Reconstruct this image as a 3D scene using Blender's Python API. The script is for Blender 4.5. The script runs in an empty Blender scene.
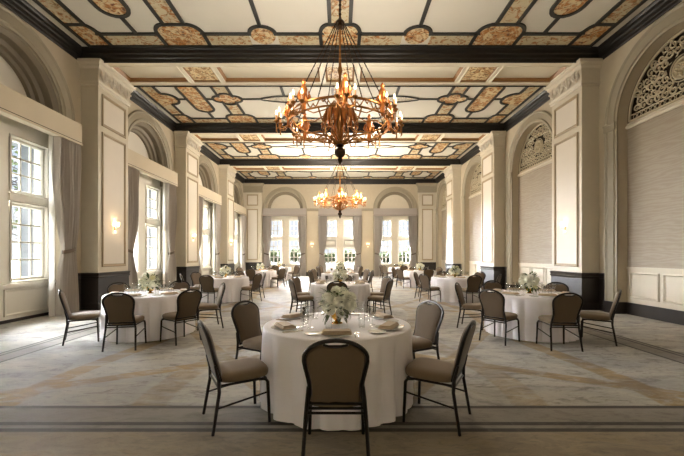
import bpy, bmesh, math, random
from math import sin, cos, pi, sqrt, radians as R
from mathutils import Vector, Matrix
random.seed(7)
SC = bpy.context.scene
COL = SC.collection

# ------------------------------------------------------------------ dimensions
H = 1.476                     # eye height
W = 7.08                      # wall plane
XP = 6.61                     # pilaster face
ZB = 6.79                     # underside of the beams
ZC = 7.13                     # ceiling
YB = 25.9                     # back wall
YR = -1.4                     # rear wall
BEAMS = [(4.13, 5.51), (9.62, 10.98), (15.11, 16.47), (20.60, 21.96)]
COFF = [(0.02, 4.13), (5.51, 9.62), (10.98, 15.11), (16.47, 20.60), (21.96, YB)]
BAYC = [2.075, 7.565, 13.045, 18.535, 23.95]

# ------------------------------------------------------------------ camera
cam = bpy.data.cameras.new('camera'); cam.sensor_width = 36; cam.sensor_fit = 'HORIZONTAL'
cam.lens = 36 * 352 / 684; cam.shift_x = 2 / 684; cam.shift_y = 28 / 684
cam.clip_start = .05; cam.clip_end = 500
co = bpy.data.objects.new('camera', cam); COL.objects.link(co)
co.location = (0, 0, H); co.rotation_euler = (R(90), 0, 0)
SC.camera = co

# ------------------------------------------------------------------ view, sky, sun
SC.view_settings.view_transform = 'Standard'; SC.view_settings.look = 'None'
SC.view_settings.exposure = 1.08; SC.view_settings.gamma = 1.0
SC.view_settings.use_curve_mapping = False
SKY = 0.5
CHAND_W = (125.0, 760.0)
CHAND_COL = (1.0, .89, .76)
SCONCE_W = 3.0
wd = bpy.data.worlds.new('sky'); SC.world = wd; wd.use_nodes = True
nt = wd.node_tree; nt.nodes.clear()
def wn(t, **k):
    n = nt.nodes.new(t)
    for a, b in k.items(): setattr(n, a, b)
    return n
tc = wn('ShaderNodeTexCoord'); sp = wn('ShaderNodeSeparateXYZ'); rp = wn('ShaderNodeValToRGB')
ns = wn('ShaderNodeTexNoise'); ns.inputs['Scale'].default_value = 3.0; ns.inputs['Detail'].default_value = 5
mx = wn('ShaderNodeMix', data_type='RGBA'); bg = wn('ShaderNodeBackground'); ow = wn('ShaderNodeOutputWorld')
nt.links.new(tc.outputs['Generated'], sp.inputs[0]); nt.links.new(sp.outputs['Z'], rp.inputs[0])
nt.links.new(tc.outputs['Generated'], ns.inputs['Vector'])
e = rp.color_ramp.elements
e[0].position = 0.0; e[0].color = (.86, .93, 1, 1); e[1].position = .55; e[1].color = (.50, .66, .95, 1)
cr = wn('ShaderNodeValToRGB'); cr.color_ramp.elements[0].position = .42; cr.color_ramp.elements[1].position = .62
nt.links.new(ns.outputs['Fac'], cr.inputs[0]); nt.links.new(cr.outputs['Color'], mx.inputs[0])
nt.links.new(rp.outputs['Color'], mx.inputs[6]); mx.inputs[7].default_value = (1, 1, 1, 1)
nt.links.new(mx.outputs[2], bg.inputs['Color']); bg.inputs['Strength'].default_value = SKY
nt.links.new(bg.outputs[0], ow.inputs[0])
sl = bpy.data.lights.new('sun', 'SUN'); sl.energy = 112.0; sl.color = (.94, .97, 1.0); sl.angle = R(75)   # sun behind bright thin cloud
so = bpy.data.objects.new('sun', sl); COL.objects.link(so); so.rotation_euler = Vector((-.66, .68, .40)).to_track_quat('Z', 'Y').to_euler()

def portal(loc, rot, sx, sy):       # guides the sampling of daylight through a window; emits nothing itself
    l = bpy.data.lights.new('window_portal', 'AREA'); l.shape = 'RECTANGLE'; l.size = sx; l.size_y = sy
    l.cycles.is_portal = True
    o = bpy.data.objects.new('window_portal', l); COL.objects.link(o); o.location = loc; o.rotation_euler = rot
for yc in BAYC: portal((-W - 1.02, yc, 2.5), (0, R(-90), 0), 3.5, 2.7)
for xc in (-4.05, 0, 4.05): portal((xc, YB + .62, 2.35), (R(-90), 0, 0), 2.7, 4.0)

# ------------------------------------------------------------------ materials
def srgb(r, g, b):
    f = lambda c: (c / 255 / 12.92) if c / 255 <= .04045 else ((c / 255 + .055) / 1.055) ** 2.4
    return (f(r), f(g), f(b), 1)
class NT:
    def __init__(s, name):
        s.m = bpy.data.materials.new(name); s.m.use_nodes = True
        s.t = s.m.node_tree; s.b = s.t.nodes['Principled BSDF']
    def n(s, t, **k):
        n = s.t.nodes.new(t)
        for a, b in k.items(): setattr(n, a, b)
        return n
    def put(s, sock, v):
        if hasattr(v, 'is_linked') or hasattr(v, 'links'): s.t.links.new(v, sock)
        else: sock.default_value = v
    def math(s, op, a, b=0.0, c=0.0):
        n = s.n('ShaderNodeMath', operation=op)
        s.put(n.inputs[0], a); s.put(n.inputs[1], b); s.put(n.inputs[2], c)
        return n.outputs[0]
    def mix(s, f, a, b):
        n = s.n('ShaderNodeMix', data_type='RGBA')
        s.put(n.inputs[0], f); s.put(n.inputs[6], a); s.put(n.inputs[7], b)
        return n.outputs[2]
    def noise(s, scale, detail=4, rough=.55, stretch=None, dist=0):
        n = s.n('ShaderNodeTexNoise'); n.inputs['Scale'].default_value = scale
        n.inputs['Detail'].default_value = detail; n.inputs['Roughness'].default_value = rough
        n.inputs['Distortion'].default_value = dist
        t = s.n('ShaderNodeTexCoord'); v = t.outputs['Object']
        if stretch:
            mp = s.n('ShaderNodeMapping'); mp.inputs['Scale'].default_value = stretch
            s.t.links.new(v, mp.inputs[0]); v = mp.outputs[0]
        s.t.links.new(v, n.inputs['Vector'])
        return n.outputs['Fac']
    def ramp(s, f, a, b):
        n = s.n('ShaderNodeMapRange', interpolation_type='SMOOTHSTEP')
        s.put(n.inputs[0], f); n.inputs[1].default_value = a; n.inputs[2].default_value = b
        return n.outputs[0]
    def bump(s, h, st=.3, d=.01):
        n = s.n('ShaderNodeBump'); n.inputs['Strength'].default_value = st; n.inputs['Distance'].default_value = d
        s.put(n.inputs['Height'], h); s.t.links.new(n.outputs[0], s.b.inputs['Normal'])
def paint(name, c, rough=.55, var=.06, scale=6, metal=0, bump=0, spec=.5):
    t = NT(name); f = t.noise(scale)
    d = tuple(x * (1 - var) for x in c[:3]) + (1,); l = tuple(min(1, x * (1 + var)) for x in c[:3]) + (1,)
    t.put(t.b.inputs['Base Color'], t.mix(f, d, l)); t.b.inputs['Roughness'].default_value = rough
    t.b.inputs['Metallic'].default_value = metal; t.b.inputs['Specular IOR Level'].default_value = spec
    if bump: t.bump(t.noise(scale * 30), bump, .004)
    return t.m
def glow(name, c, st):
    t = NT(name); t.b.inputs['Base Color'].default_value = c; t.b.inputs['Emission Color'].default_value = c
    t.put(t.b.inputs['Emission Strength'], t.math('MULTIPLY_ADD', t.noise(9), .2 * st, .9 * st))
    return t.m
def thin_glass(name, tint, gl=.12):
    t = NT(name); t.t.nodes.remove(t.b)
    tr = t.n('ShaderNodeBsdfTransparent'); tr.inputs[0].default_value = tint
    g = t.n('ShaderNodeBsdfGlossy'); g.inputs['Roughness'].default_value = .03
    lw = t.n('ShaderNodeLayerWeight'); lw.inputs[0].default_value = .25
    f = t.math('MULTIPLY_ADD', lw.outputs['Fresnel'], .8, gl * .3); f = t.math('MINIMUM', f, gl * 2.4)
    m = t.n('ShaderNodeMixShader'); t.put(m.inputs[0], f)
    t.t.links.new(tr.outputs[0], m.inputs[1]); t.t.links.new(g.outputs[0], m.inputs[2])
    t.t.links.new(m.outputs[0], t.t.nodes['Material Output'].inputs[0])
    return t.m
def ornament(name, back, mid, deep, scale, lo, hi):
    t = NT(name); f = t.noise(scale, 3, .6, dist=1.4); f2 = t.noise(scale * 2.6, 3, .6, dist=.8)
    v = t.n('ShaderNodeTexVoronoi', feature='DISTANCE_TO_EDGE'); v.inputs['Scale'].default_value = scale * 1.3
    t.t.links.new(t.n('ShaderNodeTexCoord').outputs['Object'], v.inputs['Vector'])
    c = t.mix(t.ramp(f, lo, hi), back, mid)
    c = t.mix(t.math('MULTIPLY', t.ramp(f2, .5, .64), t.ramp(f, lo - .1, hi)), c, deep)
    c = t.mix(t.math('MULTIPLY', t.ramp(v.outputs['Distance'], .09, .0), .55), c, back)
    t.put(t.b.inputs['Base Color'], c); t.b.inputs['Roughness'].default_value = .5
    return t.m
def fabric(name, c, scale=140, var=.25, rough=.85, sheen=.2):
    t = NT(name); f = t.noise(scale, 2); g = t.noise(5)
    d = tuple(x * (1 - var) for x in c[:3]) + (1,); l = tuple(min(1, x * (1 + var)) for x in c[:3]) + (1,)
    t.put(t.b.inputs['Base Color'], t.mix(t.math('MULTIPLY_ADD', f, .7, t.math('MULTIPLY', g, .3)), d, l))
    t.b.inputs['Roughness'].default_value = rough; t.b.inputs['Sheen Weight'].default_value = sheen
    t.bump(f, .25, .003)
    return t.m
M = dict(
    wall=paint('wall_paint', srgb(186, 174, 150), .6),
    trim=paint('trim_paint', srgb(205, 196, 176), .45),
    silk=paint('panel_silk', srgb(218, 210, 196), .5, .03, 3),
    mould=paint('moulding_shade', srgb(168, 152, 124), .45),  # darker than the trim: outline shading put into the colour
    taupe=paint('taupe_moulding', srgb(124, 113, 93), .5),
    arch=paint('arch_paint', srgb(154, 145, 124), .5),
    white=paint('window_paint', srgb(222, 217, 204), .35, .03),
    ceil=paint('ceiling_paint', srgb(222, 218, 204), .6, .04, 2),
    beam=paint('beam_paint', srgb(236, 228, 206), .5, .04, 2),
    gilt=paint('recess_lining', srgb(150, 108, 60), .45, .15),  # warm brown sides of the sunk soffit panels
    dark=paint('dark_wood', srgb(38, 32, 28), .32, .2, 8),
    cornice=paint('cornice_lacquer', srgb(34, 31, 28), .34, .2, 8),
    rib=paint('rib_paint', srgb(46, 46, 42), .5, .15, 12),
    rust=ornament('rust_ornament', srgb(224, 206, 164), srgb(188, 126, 62), srgb(104, 62, 26), 4.5, .43, .55),
    pierced=ornament('pierced_gilding', srgb(236, 214, 166), srgb(176, 122, 62), srgb(70, 46, 26), 6, .47, .54),
    pale=ornament('pale_ornament', srgb(206, 194, 160), srgb(176, 116, 60), srgb(130, 100, 50), 5, .5, .6),
    lozenge=ornament('lozenge_ornament', srgb(216, 210, 192), srgb(178, 166, 140), srgb(140, 128, 104), 8, .42, .6),
    fret=paint('fretwork_paint', srgb(190, 178, 150), .5),
    recess=paint('recess_shade', srgb(70, 60, 48), .8),  # wall colour darkened, with the shade behind the screens put in
    curtain=fabric('curtain_cloth', srgb(174, 166, 156), 90, .10, .75, .3),
    tie=fabric('tieback_cloth', srgb(104, 92, 80), 90, .1),
    sheer=fabric('sheer_cloth', srgb(236, 232, 222), 60, .04),
    pelmet_backlit=fabric('backlit_pelmet_cloth', srgb(158, 150, 142), 60, .06),  # pelmet cloth with its backlit shade put into the colour
    pelmet=fabric('pelmet_cloth', srgb(206, 194, 170), 60, .06),
    piping=paint('pelmet_piping', srgb(78, 66, 54), .6),
    cloth=fabric('table_linen', srgb(249, 246, 249), 160, .015, .8, .1),
    steel=paint('black_steel', srgb(34, 29, 25), .33, .2, 20, .6),
    seat=fabric('seat_fabric', srgb(116, 98, 75), 220, .22),
    back=fabric('back_fabric', srgb(90, 73, 51), 200, .25),
    china=paint('white_china', srgb(238, 236, 230), .12, .01),
    napkin=fabric('napkin_linen', srgb(192, 172, 144), 150, .12),
    silver=paint('silver', srgb(214, 208, 196), .18, .05, 20, 1),
    gold=paint('gold_vase', srgb(206, 164, 72), .22, .08, 20, 1),
    brass=paint('antique_brass', srgb(158, 110, 62), .3, .3, 14, .9),
    copper=paint('copper_leaf', srgb(190, 118, 60), .3, .3, 14, .75),
    iron=paint('bronze_iron', srgb(62, 46, 32), .4, .25, 14, .8),
    ivory=paint('candle_ivory', srgb(176, 128, 80), .5),
    bulb=glow('bulb_glow', (1, .74, .42, 1), 5),
    shade=glow('sconce_glow', (1, .74, .46, 1), 1.3),
    petal=paint('white_petal', srgb(252, 250, 232), .6, .06, 30),
    cream=paint('cream_petal', srgb(240, 234, 190), .6, .08, 30),
    leaf=paint('green_leaf', srgb(72, 92, 40), .5, .3, 25),
    soil=paint('stem_green', srgb(70, 86, 40), .7),
    pane=thin_glass('window_glass', (.97, .98, 1, 1), .06),
    crystal=thin_glass('drinking_glass', (.985, .99, .99, 1), .1),
    lawn=paint('lawn', srgb(50, 56, 38), .9, .25, .8),
    woods=paint('far_woods', srgb(104, 116, 84), .8, .3, 2),
    foliage=paint('tree_foliage', srgb(84, 98, 50), .8, .4, 2),
    bark=paint('tree_bark', srgb(52, 46, 40), .9, .3, 6),
    stone=paint('outer_stone', srgb(104, 107, 112), .8, .06),
    plain=paint('rear_paint', srgb(190, 178, 154), .6),
)
def wood_panel():
    t = NT('veneer_panel'); tcn = t.n('ShaderNodeTexCoord'); mp = t.n('ShaderNodeMapping')
    mp.inputs['Scale'].default_value = (1, .35, 2.2); t.t.links.new(tcn.outputs['Object'], mp.inputs[0])
    w = t.n('ShaderNodeTexWave', bands_direction='Z'); w.inputs['Scale'].default_value = 1.8
    w.inputs['Distortion'].default_value = 14; w.inputs['Detail'].default_value = 4; w.inputs['Detail Scale'].default_value = 1.6
    t.t.links.new(mp.outputs[0], w.inputs['Vector'])
    t.put(t.b.inputs['Base Color'], t.mix(w.outputs['Fac'], srgb(158, 146, 128), srgb(168, 157, 139)))
    t.b.inputs['Roughness'].default_value = .6
    return t.m
M['veneer'] = wood_panel()
def sheer():
    t = NT('sheer_voile'); f = t.noise(60, 2)
    t.put(t.b.inputs['Base Color'], t.mix(f, srgb(232, 228, 218), srgb(244, 241, 234)))
    tr = t.n('ShaderNodeBsdfTranslucent'); tr.inputs[0].default_value = srgb(244, 241, 234); m = t.n('ShaderNodeMixShader'); m.inputs[0].default_value = .3
    t.t.links.new(t.b.outputs[0], m.inputs[1]); t.t.links.new(tr.outputs[0], m.inputs[2]); t.t.links.new(m.outputs[0], t.t.nodes['Material Output'].inputs[0])
    return t.m
M['sheer'] = sheer()
def carpet():
    t = NT('figured_carpet'); tcn = t.n('ShaderNodeTexCoord'); s = t.n('ShaderNodeSeparateXYZ')
    t.t.links.new(tcn.outputs['Object'], s.inputs[0]); X, Y = s.outputs[0], s.outputs[1]
    aX = t.math('ABSOLUTE', X)
    big = t.noise(.9, 5, .6, (1, 1.5, 1), .6); mid = t.noise(3.2, 6, .7, (.7, 1.6, 1), 1.0); fine = t.noise(60, 2); mott = t.noise(9, 4, .7, (.6, 1.8, 1), 1.5)
    streak = t.noise(2.0, 5, .7, (.45, 2.4, 1), .5)
    c = t.mix(t.ramp(big, .35, .65), srgb(150, 149, 146), srgb(186, 181, 170))
    c = t.mix(t.math('MULTIPLY', t.ramp(mid, .50, .66), .75), c, srgb(88, 84, 78))
    c = t.mix(t.math('MULTIPLY', t.ramp(streak, .5, .66), .65), c, srgb(186, 181, 166))
    def band(v, c0, hw): return t.ramp(t.math('ABSOLUTE', t.math('SUBTRACT', v, c0)), hw, hw * .72)
    # golden ribbons of the pattern
    wob = t.math('MULTIPLY', t.math('SINE', t.math('MULTIPLY', Y, 1.17)), .12)
    g1 = band(t.math('ADD', aX, wob), 3.25, .17)
    ch = t.math('WRAP', t.math('ADD', t.math('ADD', Y, t.math('MULTIPLY', aX, .58)), -3.26), 5.3, 0.0)
    g2 = band(ch, 2.6, .15)
    ch2 = t.math('WRAP', t.math('ADD', t.math('SUBTRACT', Y, t.math('MULTIPLY', aX, 1.5)), 0.0), 5.3, 0.0)
    g3 = t.math('MULTIPLY', band(ch2, 2.6, .22), .8)
    g4 = t.math('MULTIPLY', band(t.math('ADD', aX, t.math('MULTIPLY', wob, 2.0)), 1.7, .2), .55)
    g = t.math('MAXIMUM', t.math('MAXIMUM', g1, g2), t.math('MAXIMUM', g3, g4))
    g = t.math('MULTIPLY', g, t.ramp(mid, .30, .55)); g = t.math('MULTIPLY', g, t.math('LESS_THAN', aX, 4.65))
    g = t.math('MULTIPLY', g, t.ramp(Y, 3.44, 3.46))
    gc = t.mix(t.ramp(big, .4, .6), srgb(122, 100, 54), srgb(156, 128, 70))
    c = t.mix(t.math('MULTIPLY', g, .85), c, gc)
    # border strip and outer field at the near end
    inner = t.math('MULTIPLY', t.ramp(Y, 3.43, 3.45), t.math('LESS_THAN', aX, 4.70))
    outer = t.math('MAXIMUM', t.math('LESS_THAN', Y, 3.0), t.math('GREATER_THAN', aX, 5.14))
    strip = t.math('SUBTRACT', 1.0, t.math('MAXIMUM', inner, outer))
    c = t.mix(t.math('MULTIPLY', strip, .65), c, srgb(108, 102, 92))
    tan = t.mix(t.ramp(mid, .4, .6), srgb(122, 104, 74), srgb(158, 140, 106))
    c = t.mix(t.math('MULTIPLY', t.math('LESS_THAN', Y, 3.0), .7), c, tan)
    lines = None
    for y0, hw in ((3.44, .035), (3.10, .035), (2.985, .035)):
        b = t.math('MULTIPLY', band(Y, y0, hw), t.math('LESS_THAN', aX, 5.15)); lines = b if lines is None else t.math('MAXIMUM', lines, b)
    for x0, hw in ((4.72, .03), (5.04, .03), (5.15, .03)):
        lines = t.math('MAXIMUM', lines, t.math('MULTIPLY', band(aX, x0, hw), t.math('GREATER_THAN', Y, 2.985)))
    c = t.mix(t.math('MULTIPLY', lines, .97), c, srgb(34, 31, 28))
    c = t.mix(t.math('MULTIPLY', t.ramp(mott, .50, .68), .45), c, srgb(96, 90, 80))
    c = t.mix(t.math('MULTIPLY', fine, .22), c, srgb(96, 88, 76))
    t.put(t.b.inputs['Base Color'], c); t.b.inputs['Roughness'].default_value = .62
    t.b.inputs['Sheen Weight'].default_value = .06; t.b.inputs['Specular IOR Level'].default_value = .35
    t.bump(t.math('ADD', fine, mid), .25, .006)
    return t.m
M['carpet'] = carpet()

# ------------------------------------------------------------------ mesh builder
class MB:
    def __init__(s): s.V = []; s.F = []
    def add(s, vs, fs):
        o = len(s.V); s.V += [tuple(v) for v in vs]; s.F += [tuple(i + o for i in f) for f in fs]; return s
    def box(s, x0, y0, z0, x1, y1, z1):
        return s.add([(x0, y0, z0), (x1, y0, z0), (x1, y1, z0), (x0, y1, z0), (x0, y0, z1), (x1, y0, z1), (x1, y1, z1), (x0, y1, z1)],
                     [(0, 3, 2, 1), (4, 5, 6, 7), (0, 1, 5, 4), (1, 2, 6, 5), (2, 3, 7, 6), (3, 0, 4, 7)])
    def tbox(s, T, u0, u1, z0, z1, n0, n1):
        c = [(u0, z0, n0), (u1, z0, n0), (u1, z0, n1), (u0, z0, n1), (u0, z1, n0), (u1, z1, n0), (u1, z1, n1), (u0, z1, n1)]
        return s.add([T(*p) for p in c], [(0, 3, 2, 1), (4, 5, 6, 7), (0, 1, 5, 4), (1, 2, 6, 5), (2, 3, 7, 6), (3, 0, 4, 7)])
    def loops(s, L, closed=True, cap0=False, cap1=False):     # loft a list of rings
        n = len(L[0]); vs = [p for l in L for p in l]; fs = []
        for i in range(len(L) - 1):
            for j in range(n if closed else n - 1):
                k = (j + 1) % n; fs.append((i * n + j, i * n + k, (i + 1) * n + k, (i + 1) * n + j))
        if cap0: fs.append(tuple(range(n - 1, -1, -1)))
        if cap1: fs.append(tuple((len(L) - 1) * n + j for j in range(n)))
        return s.add(vs, fs)
    def tube(s, pts, r, seg=8, closed=False):
        P = [Vector(p) for p in pts]; n = len(P); rs = r if isinstance(r, (list, tuple)) else [r] * n
        L = []; up = None
        for i, p in enumerate(P):
            if closed: t = P[(i + 1) % n] - P[i - 1]
            else: t = P[min(i + 1, n - 1)] - P[max(i - 1, 0)]
            t = t.normalized() if t.length > 1e-9 else Vector((0, 0, 1))
            if up is None:
                up = Vector((0, 0, 1)) if abs(t.z) < .9 else Vector((1, 0, 0))
            a = up - t * up.dot(t)
            if a.length < 1e-6: a = t.orthogonal()
            a.normalize(); up = a; b = t.cross(a)
            L.append([p + (a * cos(q) + b * sin(q)) * rs[i] for q in [2 * pi * k / seg for k in range(seg)]])
        if closed: return s.loops(L + [L[0]])
        return s.loops(L, True, True, True)
    def lathe(s, prof, seg=16, c=(0, 0, 0), caps=True):
        L = [[(c[0] + r * cos(2 * pi * k / seg), c[1] + r * sin(2 * pi * k / seg), c[2] + z) for k in range(seg)] for r, z in prof]
        return s.loops(L, True, caps, caps)
    def sphere(s, c, r, seg=10, rings=6, sz=1):
        return s.lathe([(max(1e-4, r * sin(pi * i / rings)), -r * sz * cos(pi * i / rings)) for i in range(rings + 1)], seg, c)
    def frame(s, mp, u0, u1, v0, v1, prof):                   # mitred rectangle: prof = (inset, out)
        return s.loops([[mp(u0 + a, v0 + a, n), mp(u1 - a, v0 + a, n), mp(u1 - a, v1 - a, n), mp(u0 + a, v1 - a, n)] for a, n in prof])
    def line(s, T, u0, u1, prof):                             # straight moulding: prof = (out, z)
        return s.loops([[T(u, z, n) for n, z in prof] for u in (u0, u1)], True, True, True)
    def arch(s, T, uc, z0, zs, prof, seg=36):                 # jambs and round head: prof = (radius, out)
        L = []
        for r, n in prof:
            p = [(uc - r, z0), ] + [(uc - r * cos(pi * k / seg), zs + r * sin(pi * k / seg)) for k in range(seg + 1)] + [(uc + r, z0)]
            L.append([T(u, z, n) for u, z in p])
        return s.loops(L, False)
    def cells(s, mp, us, vs, depth, thick=.3):                # plane of cells, some sunk, some open (None)
        nu, nv = len(us) - 1, len(vs) - 1
        D = [[depth((us[i] + us[i + 1]) / 2, (vs[j] + vs[j + 1]) / 2) for j in range(nv)] for i in range(nu)]
        for i in range(nu):
            for j in range(nv):
                d = D[i][j]
                if d is not None:
                    s.add([mp(us[i], vs[j], d), mp(us[i + 1], vs[j], d), mp(us[i + 1], vs[j + 1], d), mp(us[i], vs[j + 1], d)], [(0, 1, 2, 3)])
                for (di, dj) in ((1, 0), (0, 1)):
                    if i + di < nu and j + dj < nv:
                        e = D[i + di][j + dj]; a = thick if d is None else d; b = thick if e is None else e
                        if abs(a - b) > 1e-6:
                            if di: q = [(us[i + 1], vs[j]), (us[i + 1], vs[j + 1])]
                            else: q = [(us[i], vs[j + 1]), (us[i + 1], vs[j + 1])]
                            s.add([mp(*q[0], a), mp(*q[1], a), mp(*q[1], b), mp(*q[0], b)], [(0, 1, 2, 3)])
        return s
    def prism(s, poly, mp, w0, w1):
        return s.loops([[mp(u, v, w0) for u, v in poly], [mp(u, v, w1) for u, v in poly]], True, True, True)
    def ribbon(s, pts, width, mp, w0, w1, closed=False):
        P = [Vector((p[0], p[1])) for p in pts]; n = len(P); A = []; Bq = []
        for i in range(n):
            a = P[i] - P[i - 1] if (i or closed) else P[1] - P[0]
            b = P[(i + 1) % n] - P[i] if (i < n - 1 or closed) else a
            a = a.normalized(); b = b.normalized(); t = a + b
            t = t.normalized() if t.length > 1e-5 else a
            nn = Vector((-t.y, t.x)); k = width / 2 / max(.45, nn.dot(Vector((-a.y, a.x))))
            A.append(P[i] + nn * k); Bq.append(P[i] - nn * k)
        L = [[mp(A[i].x, A[i].y, w0), mp(Bq[i].x, Bq[i].y, w0), mp(Bq[i].x, Bq[i].y, w1), mp(A[i].x, A[i].y, w1)] for i in range(n)]
        if closed: return s.loops(L + [L[0]])
        return s.loops(L, True, True, True)
    def mesh(s, name, mat, smooth=False, norm=True):
        me = bpy.data.meshes.new(name); me.from_pydata(s.V, [], s.F)
        if norm:
            b = bmesh.new(); b.from_mesh(me); bmesh.ops.recalc_face_normals(b, faces=b.faces); b.to_mesh(me); b.free()
        me.materials.append(M[mat])
        if smooth:
            me.polygons.foreach_set('use_smooth', [True] * len(me.polygons))
            try: me.set_sharp_from_angle(angle=R(42))
            except Exception: pass
        me.update(); return me
    def build(s, name, mat, parent=None, smooth=False):
        return obj(name, s.mesh(name, mat, smooth), parent)
def obj(name, data, parent=None, loc=None, rot=None):
    o = bpy.data.objects.new(name, data); COL.objects.link(o)
    if parent: o.parent = parent
    if loc: o.location = loc
    if rot: o.rotation_euler = rot
    return o
def tag(o, label, cat, group=None):
    o['label'] = label; o['category'] = cat
    if group: o['group'] = group
    return o
def thing(name, label, cat, loc=(0, 0, 0), rz=0, group=None):
    return tag(obj(name, None, None, loc, (0, 0, rz)), label, cat, group)
def struct(o): o['kind'] = 'structure'; return o
def sroot(name): return struct(obj(name, None))
def dup(root, loc, rz, label, group=None):
    r = root.copy(); COL.objects.link(r); r.location = loc; r.rotation_euler = (0, 0, rz)
    r['label'] = label
    if group: r['group'] = group
    for ch in list(root.children):
        c = ch.copy(); COL.objects.link(c); c.parent = r
        for g in list(ch.children):
            d = g.copy(); COL.objects.link(d); d.parent = c
    return r
TL = lambda u, z, n: (-(W + n), u, z)
TR = lambda u, z, n: (W + n, u, z)
TB = lambda u, z, n: (u, YB + n, z)
def arc(cx, cy, r, a0, a1, n=10, ry=None):
    ry = ry or r
    return [(cx + r * cos(a0 + (a1 - a0) * k / n), cy + ry * sin(a0 + (a1 - a0) * k / n)) for k in range(n + 1)]
NTRIM = [0]; NWIN = [0]
def trim_name(): NTRIM[0] += 1; return 'trim_%d' % NTRIM[0]
def win_name(): NWIN[0] += 1; return 'window_%d' % NWIN[0]

# ------------------------------------------------------------------ floor, ground, ceiling shell
struct(MB().box(-W - 1.0, YR - .3, -.3, W + .9, YB + .62, 0).build('floor', 'carpet'))
g = MB(); g.box(-160, -40, -.9, 160, 260, -.6); struct(g.build('ground', 'lawn'))
struct(MB().box(-W - 1.0, YR - .3, ZC, W + .9, YB + .62, ZC + .3).build('ceiling', 'ceil'))
struct(MB().box(-W - .9, YR - .3, 0, W + .9, YR, ZC).build('wall_rear', 'plain'))

# ------------------------------------------------------------------ walls with arched bays
ZS = 4.93; RI = 1.41; RO = 1.79
def arched_wall(mb, T, u0, u1, zt, uc, ri, depth, seg=36):
    mb.add([T(u0, 0, 0), T(uc - ri, 0, 0), T(uc - ri, zt, 0), T(u0, zt, 0)], [(0, 1, 2, 3)])
    mb.add([T(uc + ri, 0, 0), T(u1, 0, 0), T(u1, zt, 0), T(uc + ri, zt, 0)], [(0, 1, 2, 3)])
    a = [(uc - ri * cos(pi * k / seg), ZS + ri * sin(pi * k / seg)) for k in range(seg + 1)]
    for p, q in zip(a, a[1:]):
        mb.add([T(p[0], p[1], 0), T(q[0], q[1], 0), T(q[0], zt, 0), T(p[0], zt, 0)], [(0, 1, 2, 3)])
    mb.arch(T, uc, 0, ZS, [(ri, 0), (ri, depth)], seg)
def lunette(mb, T, uc, r, n, z0=None, seg=36):
    z0 = ZS if z0 is None else z0
    poly = [(uc - r, z0)] + [(uc - r * cos(pi * k / seg), ZS + r * sin(pi * k / seg)) for k in range(seg + 1)] + [(uc + r, z0)]
    mb.add([T(u, z, n) for u, z in poly], [tuple(range(len(poly)))])
def arch_trim(T, uc, ro, ri):
    k = (ro - ri) / .38
    t = sroot(trim_name())
    MB().arch(T, uc, 0, ZS, [(ro, 0), (ro, -.05), (ro - .03 * k, -.065), (ro - .07 * k, -.05), (ro - .08 * k, -.035), (ro - .26 * k, -.035),
                            (ro - .27 * k, -.06), (ro - .31 * k, -.06), (ro - .33 * k, -.03), (ri, -.02), (ri, .02)]).build('arch_moulding', 'arch', t, True)
    b = MB()
    for s in (-1, 1):
        u0, u1 = sorted((uc + s * (ro + .01), uc + s * (ri + .02)))
        b.tbox(T, u0, u1, ZS - .2, ZS - .02, -.075, 0); b.tbox(T, u0 - .01, u1 + .01, ZS - .06, ZS - .02, -.09, 0)
    b.build('impost_block', 'arch', t)
    b = MB()
    for s in (-1, 1):
        u0, u1 = sorted((uc + s * (ro + .005), uc + s * (ri - .005)))
        b.tbox(T, u0, u1, 0, .30, -.075, .26)
    b.build('dark_base', 'dark', t)
    return t
def window_pair(T, uc, n0, door=False):
    """two tall casements with a transom; the glass stands at n0+.1"""
    w = sroot(win_name())
    mh = .018 if T is TL else .026
    z0, z1, zt0, zt1 = .87, 4.20, 2.72, 2.87
    fr = MB(); mu = MB(); gl = MB()
    for s in (-1, 1):
        a, b = sorted((uc + s * .23, uc + s * 1.27))
        f = lambda u, v, n: T(u, v, n)
        lo = z0
        if door:
            lo = .0
            fr.frame(f, a, b, 2.12, zt0 + .02, [(0, n0 - .02), (0, n0 + .02), (.08, n0 + .02), (.1, n0 + .06), (.14, n0 + .06)])
            fr.tbox(T, a, b, 2.12, zt0 + .02, n0 + .06, n0 + .12)
            fr.tbox(T, a, b, 0, .32, n0 + .03, n0 + .12)
            parts = [(.30, 2.10, 5), (zt1, z1, 3)]
        else:
            parts = [(z0, zt0, 4), (zt1, z1, 3)]
        for p0, p1, rows in parts:
            fr.frame(f, a, b, p0, p1, [(0, n0 - .015), (.035, n0 - .03), (.05, n0 + .0), (.055, n0 + .05), (.10, n0 + .05), (.115, n0 + .08), (.115, n0 + .14), (0, n0 + .14)])
            ga, gb, gc, gd = a + .11, b - .11, p0 + .11, p1 - .11
            gl.add([T(ga, gc, n0 + .11), T(gb, gc, n0 + .11), T(gb, gd, n0 + .11), T(ga, gd, n0 + .11)], [(0, 1, 2, 3)])
            for k in range(1, 3):
                u = ga + (gb - ga) * k / 3; mu.tbox(T, u - mh, u + mh, gc, gd, n0 + .09, n0 + .13)
            for k in range(1, rows):
                z = gc + (gd - gc) * k / rows; mu.tbox(T, ga, gb, z - mh, z + mh, n0 + .09, n0 + .13)
        fr.tbox(T, a - .02, b + .02, zt0, zt1, n0 - .05, n0 + .1)
        if not door:
            fr.tbox(T, a - .05, b + .05, z0 - .05, z0, n0 - .07, n0 + .1)
    if door:
        for s in (-1, 1): mu.tbox(T, uc + s * .30 - .012, uc + s * .30 + .012, .95, 1.12, n0 - .03, n0 + .03)
    fr.build('window_frame', 'white', w); mu.build('glazing_bar', 'white', w); gl.build('pane', 'pane', w)
    return w
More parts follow.
